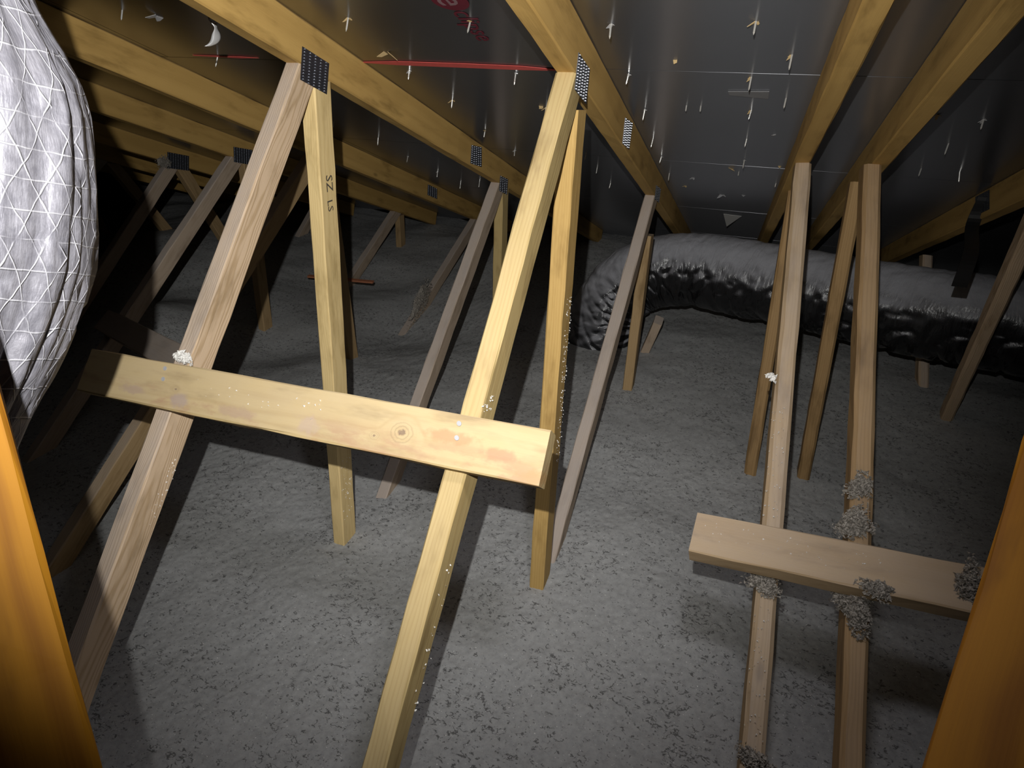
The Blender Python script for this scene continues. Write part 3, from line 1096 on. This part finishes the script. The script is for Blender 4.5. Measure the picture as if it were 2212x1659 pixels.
# torn places of the deck: splintered wood and foil flaps hanging from the panels
for (p, mat, size, seed, nm) in [((836, 113), M_CHIP, 0.022, 41, 'splinter'), ((1457, 128), M_CHIP, 0.010, 42, 'splinter'), ((1168, 228), M_CHIP, 0.015, 43, 'splinter'),
                                 ((1578, 363), M_CHIP, 0.020, 44, 'splinter'), ((1497, 383), M_TORN, 0.012, 45, 'foil_flap'), ((1560, 420), M_TORN, 0.022, 46, 'foil_flap'),
                                 ((1606, 421), M_TORN, 0.014, 47, 'foil_flap'), ((341, 34), M_TORN, 0.022, 48, 'foil_flap'), ((1480, 401), M_CHIP, 0.012, 49, 'splinter'),
                                 ((2023, 248), M_CHIP, 0.010, 50, 'splinter'), ((1683, 358), M_CHIP, 0.009, 51, 'splinter'), ((1675, 290), M_TORN, 0.010, 52, 'foil_flap')]:
    me = flake_mesh(nm, mat, 2, size, seed)
    ch = bpy.data.objects.new(nm, me)
    ch.location = on_roof(p) - root_loc(ceiling)
    ch.rotation_euler = Vector(-RN).to_track_quat('Z', 'Y').to_euler()
    COL.objects.link(ch)
    ch.parent = ceiling


def sheet(name, pts, thick, mat, parent=None, smooth=True):
    """thin curled sheet through rows of points (left, right)"""
    A = np.array([[np.asarray(a, float), np.asarray(b, float)] for a, b in pts])
    L, Rr = catmull(A[:, 0], 4), catmull(A[:, 1], 4)
    V, F = [], []
    n = 5
    for l, r in zip(L, Rr):
        w = r - l
        nn = unit(np.cross(w, X * 0.3 + Z0) + 1e-6)
        for k in range(n):
            f = k / (n - 1)
            V.append(l + w * f + nn * 0.12 * np.linalg.norm(w) * math.sin(f * math.pi))
    m = len(L)
    for i in range(m - 1):
        for k in range(n - 1):
            a = i * n + k
            F.append((a, a + 1, a + n + 1, a + n))
    o = mk(name, V, F, mat, parent, smooth=smooth)
    md = o.modifiers.new('thickness', 'SOLIDIFY')
    md.thickness = thick
    return o


# scrap of foil hanging beside the left chord, and the white folded flap above the black duct
q = on_roof((446, 28), 0.05)
dd = np.linalg.norm(q - CAMP)
rows = [((448, 28), (456, 29)), ((450, 42), (455, 43)), ((455, 48), (470, 47)), ((463, 60), (469, 60)), ((458, 74), (476, 72)), ((455, 86), (477, 84)), ((450, 94), (471, 93)), ((441, 100), (460, 98))]
fs = sheet('foil_scrap', [(at_dist(a, dd - 0.01 * i * 0.3), at_dist(b, dd + 0.012 - 0.01 * i * 0.3)) for i, (a, b) in enumerate(rows)], 0.0004, M_TORN)
tag(fs, 'pale twisted foil scrap dangling beside a brown roof chord', 'foil scrap')
f0 = on_roof((1563, 461)) - RN * 0.002
f1 = on_roof((1602, 466)) - RN * 0.002
ft = on_roof((1572, 476)) - RN * 0.03
mk('foil_flap', [f0, f1, ft, f0 - RN * 0.0008, f1 - RN * 0.0008, ft - RN * 0.0008], [(0, 1, 2), (5, 4, 3), (0, 3, 4, 1), (1, 4, 5, 2), (2, 5, 3, 0)], M_FLECK, ceiling)

# stamped grade mark on the pale web of the left truss
def face_text(body, size, p_from, p_to, x, parent, lift=0.0012):
    cu = bpy.data.curves.new('grade_stamp', 'FONT')
    cu.body = body
    cu.size = size
    cu.extrude = 0.0001
    cu.resolution_u = 2
    o = bpy.data.objects.new('grade_stamp', cu)
    COL.objects.link(o)
    me = bpy.data.meshes.new_from_object(o.evaluated_get(bpy.context.evaluated_depsgraph_get()))
    bpy.data.objects.remove(o)
    a, b = on_x(p_from, x), on_x(p_to, x)
    right = unit(b - a)
    nn = X
    up = np.cross(nn, right)
    a = a + nn * lift - root_loc(parent)
    me.transform(Matrix(((right[0], up[0], nn[0], a[0]), (right[1], up[1], nn[1], a[1]), (right[2], up[2], nn[2], a[2]), (0, 0, 0, 1))))
    me.materials.clear()
    me.materials.append(M_INK)
    ob = bpy.data.objects.new('grade_stamp', me)
    COL.objects.link(ob)
    ob.parent = parent


face_text('SZ', 0.036, (703, 378), (706, 420), 0.0, tA)
face_text('LS', 0.030, (706, 433), (710, 466), 0.0, tA)

# ------------------------------------------------------------------ clumps and flecks of insulation


def clump(label, c, a, b, n, sa, sb, sn, count, seed, bright=False, tri=False):
    """loose tuft: many small bent flakes round c, spread sa x sb over the surface, sn thick"""
    r = np.random.default_rng(seed)
    V, F = [], []
    ph = r.uniform(0, 6.28, 4)

    def edge(t):
        return 0.72 + 0.16 * math.sin(2 * t + ph[0]) + 0.12 * math.sin(3 * t + ph[1]) + 0.10 * math.sin(5 * t + ph[2])

    def place(rr, t, h):
        u, v = rr * math.cos(t), rr * math.sin(t)
        if tri:
            u *= 0.45 + 0.55 * min(1.0, max(0.0, 0.6 + v * 0.6))
        return c + a * u * sa + b * v * sb + n * (h * sn)
    # matted core
    nr, nt = 5, 18
    for i in range(nr + 1):
        for k in range(nt):
            t = 2 * math.pi * k / nt
            f = i / nr
            V.append(place(f * edge(t) * 0.80, t, 0.45 * math.sqrt(max(0, 1 - f * f)) * r.uniform(0.6, 1.1)))
    for i in range(nr):
        for k in range(nt):
            F.append((i * nt + k, i * nt + (k + 1) % nt, (i + 1) * nt + (k + 1) % nt, (i + 1) * nt + k))
    for i in range(count):
        t = r.uniform(0, 2 * math.pi)
        f = math.sqrt(r.random()) * r.uniform(0.75, 1.3)
        p = place(f * edge(t), t, 0.8 * math.sqrt(max(0, 1 - min(1, f * f))) * r.uniform(0.5, 1.25) + 0.05)
        l = r.uniform(0.0022, 0.0062)
        d1, d2 = unit(r.normal(0, 1, 3)), unit(r.normal(0, 1, 3))
        d3 = unit(np.cross(d1, d2))
        k = len(V)
        V += [p + d1 * l, p - d1 * l * 0.8 + d2 * l * 0.4, p - d2 * l * 0.8, p + d3 * l * 0.5]
        F += [(k, k + 1, k + 2), (k, k + 3, k + 1), (k + 1, k + 3, k + 2), (k + 2, k + 3, k)]
    o = mk('insulation_clump', V, F, M_FLECK if bright else M_FLUFF, origin=c)
    return tag(o, label, 'insulation clump', 'tufts of insulation caught on the timbers')


def side_dir(n, ax):
    return unit(np.cross(n, ax))


def on_edge(p, top, n):
    return on_plane(p, top + n * 0.001, n)


b2 = -axC
cr2 = unit(np.cross(b2, n2))
if cr2 @ CR < 0:
    cr2 = -cr2
clump('grey tuft on the rounded web just under the tan brace', on_edge((1652, 1262), cTop, n2), cr2, b2, n2, 0.034, 0.030, 0.022, 420, 61)
clump('largest grey tuft on the broad web under the tan brace', on_edge((1848, 1310), cTop, n2), cr2, b2, n2, 0.050, 0.055, 0.028, 1100, 62, tri=True)
clump('grey tuft clinging to the lower edge of the tan brace', on_plane((1893, 1274), pb2, nb2), cr2, b2, nb2, 0.034, 0.018, 0.014, 330, 63)
clump('grey tuft highest on the broad web above the tan brace', on_edge((1858, 1052), cTop, n2), cr2, b2, n2, 0.030, 0.030, 0.016, 360, 64)
clump('wide grey tuft on the broad web resting on the tan brace', on_edge((1846, 1132), cTop, n2), cr2, b2, n2, 0.036, 0.042, 0.018, 560, 65)
clump('grey tuft on the tan brace beside the orange post', on_plane((2091, 1266), pb2, nb2), cr2, b2, nb2, 0.026, 0.046, 0.018, 420, 66)
clump('grey tuft lowest on the rounded web at the bottom edge', on_edge((1628, 1640), cTop, n2), cr2, b2, n2, 0.034, 0.022, 0.016, 300, 67)
clump('small pale tuft stuck to the left edge of the rounded web', on_edge((1668, 815), cTop, n2), cr2, b2, n2, 0.012, 0.014, 0.008, 70, 68, True)
b1 = -A1[1]
cr1 = unit(np.cross(b1, n1))
if cr1 @ CR < 0:
    cr1 = -cr1
clump('white tuft where the pinkish web meets the bright brace', on_plane((398, 774), q1 + n1 * 0.004, n1), cr1, b1, n1, 0.026, 0.013, 0.018, 230, 69, True)
clump('dusty tuft beside the plate of the farthest truss', on_x((352, 350), xN), np.array([0, 1.0, 0]), Z0, X, 0.05, 0.05, 0.03, 320, 70)

def flecks(parent, areas):
    """tiny pale crumbs stuck to faces of one timber assembly"""
    FV, FF = [], []
    for (fn, quad, count, nrm, seed) in areas:
        r = np.random.default_rng(seed)
        Q = [np.array(p, float) for p in quad]
        for i in range(count):
            u, v = r.random(), r.random()
            px = (Q[0] * (1 - u) + Q[1] * u) * (1 - v) + (Q[3] * (1 - u) + Q[2] * u) * v
            p = fn(px) + nrm * 0.0009
            l = r.uniform(0.0007, 0.0019)
            d1 = unit(r.normal(0, 1, 3))
            d2 = unit(np.cross(d1, r.normal(0, 1, 3)))
            k = len(FV)
            FV.extend([p + d1 * l * 1.5, p - d1 * l + d2 * l, p - d1 * l - d2 * l, p + nrm * l])
            FF.extend([(k, k + 1, k + 2), (k, k + 3, k + 1), (k + 1, k + 3, k + 2), (k + 2, k + 3, k)])
    tag(mk('insulation_flecks', FV, FF, M_FLECK, parent), 'tiny pale insulation flecks', kind='stuff')


fA = lambda p: on_x(p, 0)
fB = lambda p: on_x(p, S)
fC = lambda p: on_edge(p, cTop, n2)
dr = on_x((902, 648), xL)
clump('insulation drift heaped over the far slanting web', dr + X * 0.004, np.array([0, 0.80, 0.60]), np.array([0, -0.60, 0.80]), X, 0.16, 0.07, 0.05, 700, 71)
flecks(tA, [(fA, ((375, 985), (386, 1000), (330, 1140), (310, 1140)), 34, X, 1), (fA, ((733, 985), (758, 985), (762, 1100), (742, 1130)), 60, X, 2)])
flecks(tB, [(fB, ((1224, 640), (1236, 640), (1208, 1000), (1199, 1000)), 130, X, 3), (fB, ((1044, 850), (1070, 835), (1058, 892), (1040, 890)), 20, X, 4),
            (fB, ((966, 1200), (982, 1200), (902, 1540), (884, 1540)), 24, X, 5)])
flecks(tC, [(fC, ((1668, 880), (1698, 880), (1682, 1130), (1647, 1130)), 60, n2, 6), (fC, ((1628, 1300), (1666, 1300), (1648, 1620), (1604, 1620)), 60, n2, 7)])
flecks(br2, [(lambda p: on_plane(p, pb2, nb2), ((1520, 1125), (1950, 1210), (1930, 1255), (1510, 1170)), 50, nb2, 8)])
flecks(br1, [(lambda p: on_plane(p, q1 + n1 * 0.0385, n1), ((420, 810), (700, 860), (690, 910), (410, 850)), 26, n1, 9)])

# ------------------------------------------------------------------ small things lying on the insulation
sa, sb = on_z((664, 600), 0.075), on_z((805, 613), 0.075)
stk = beam('wooden_lath', M_STICK, None, sa, sb, np.array([0, 1, 0.1]), Z0, 0.022, 0.010, ch=0.001)
tag(stk, 'reddish wooden lath lying on the insulation behind the pale web', 'lath')
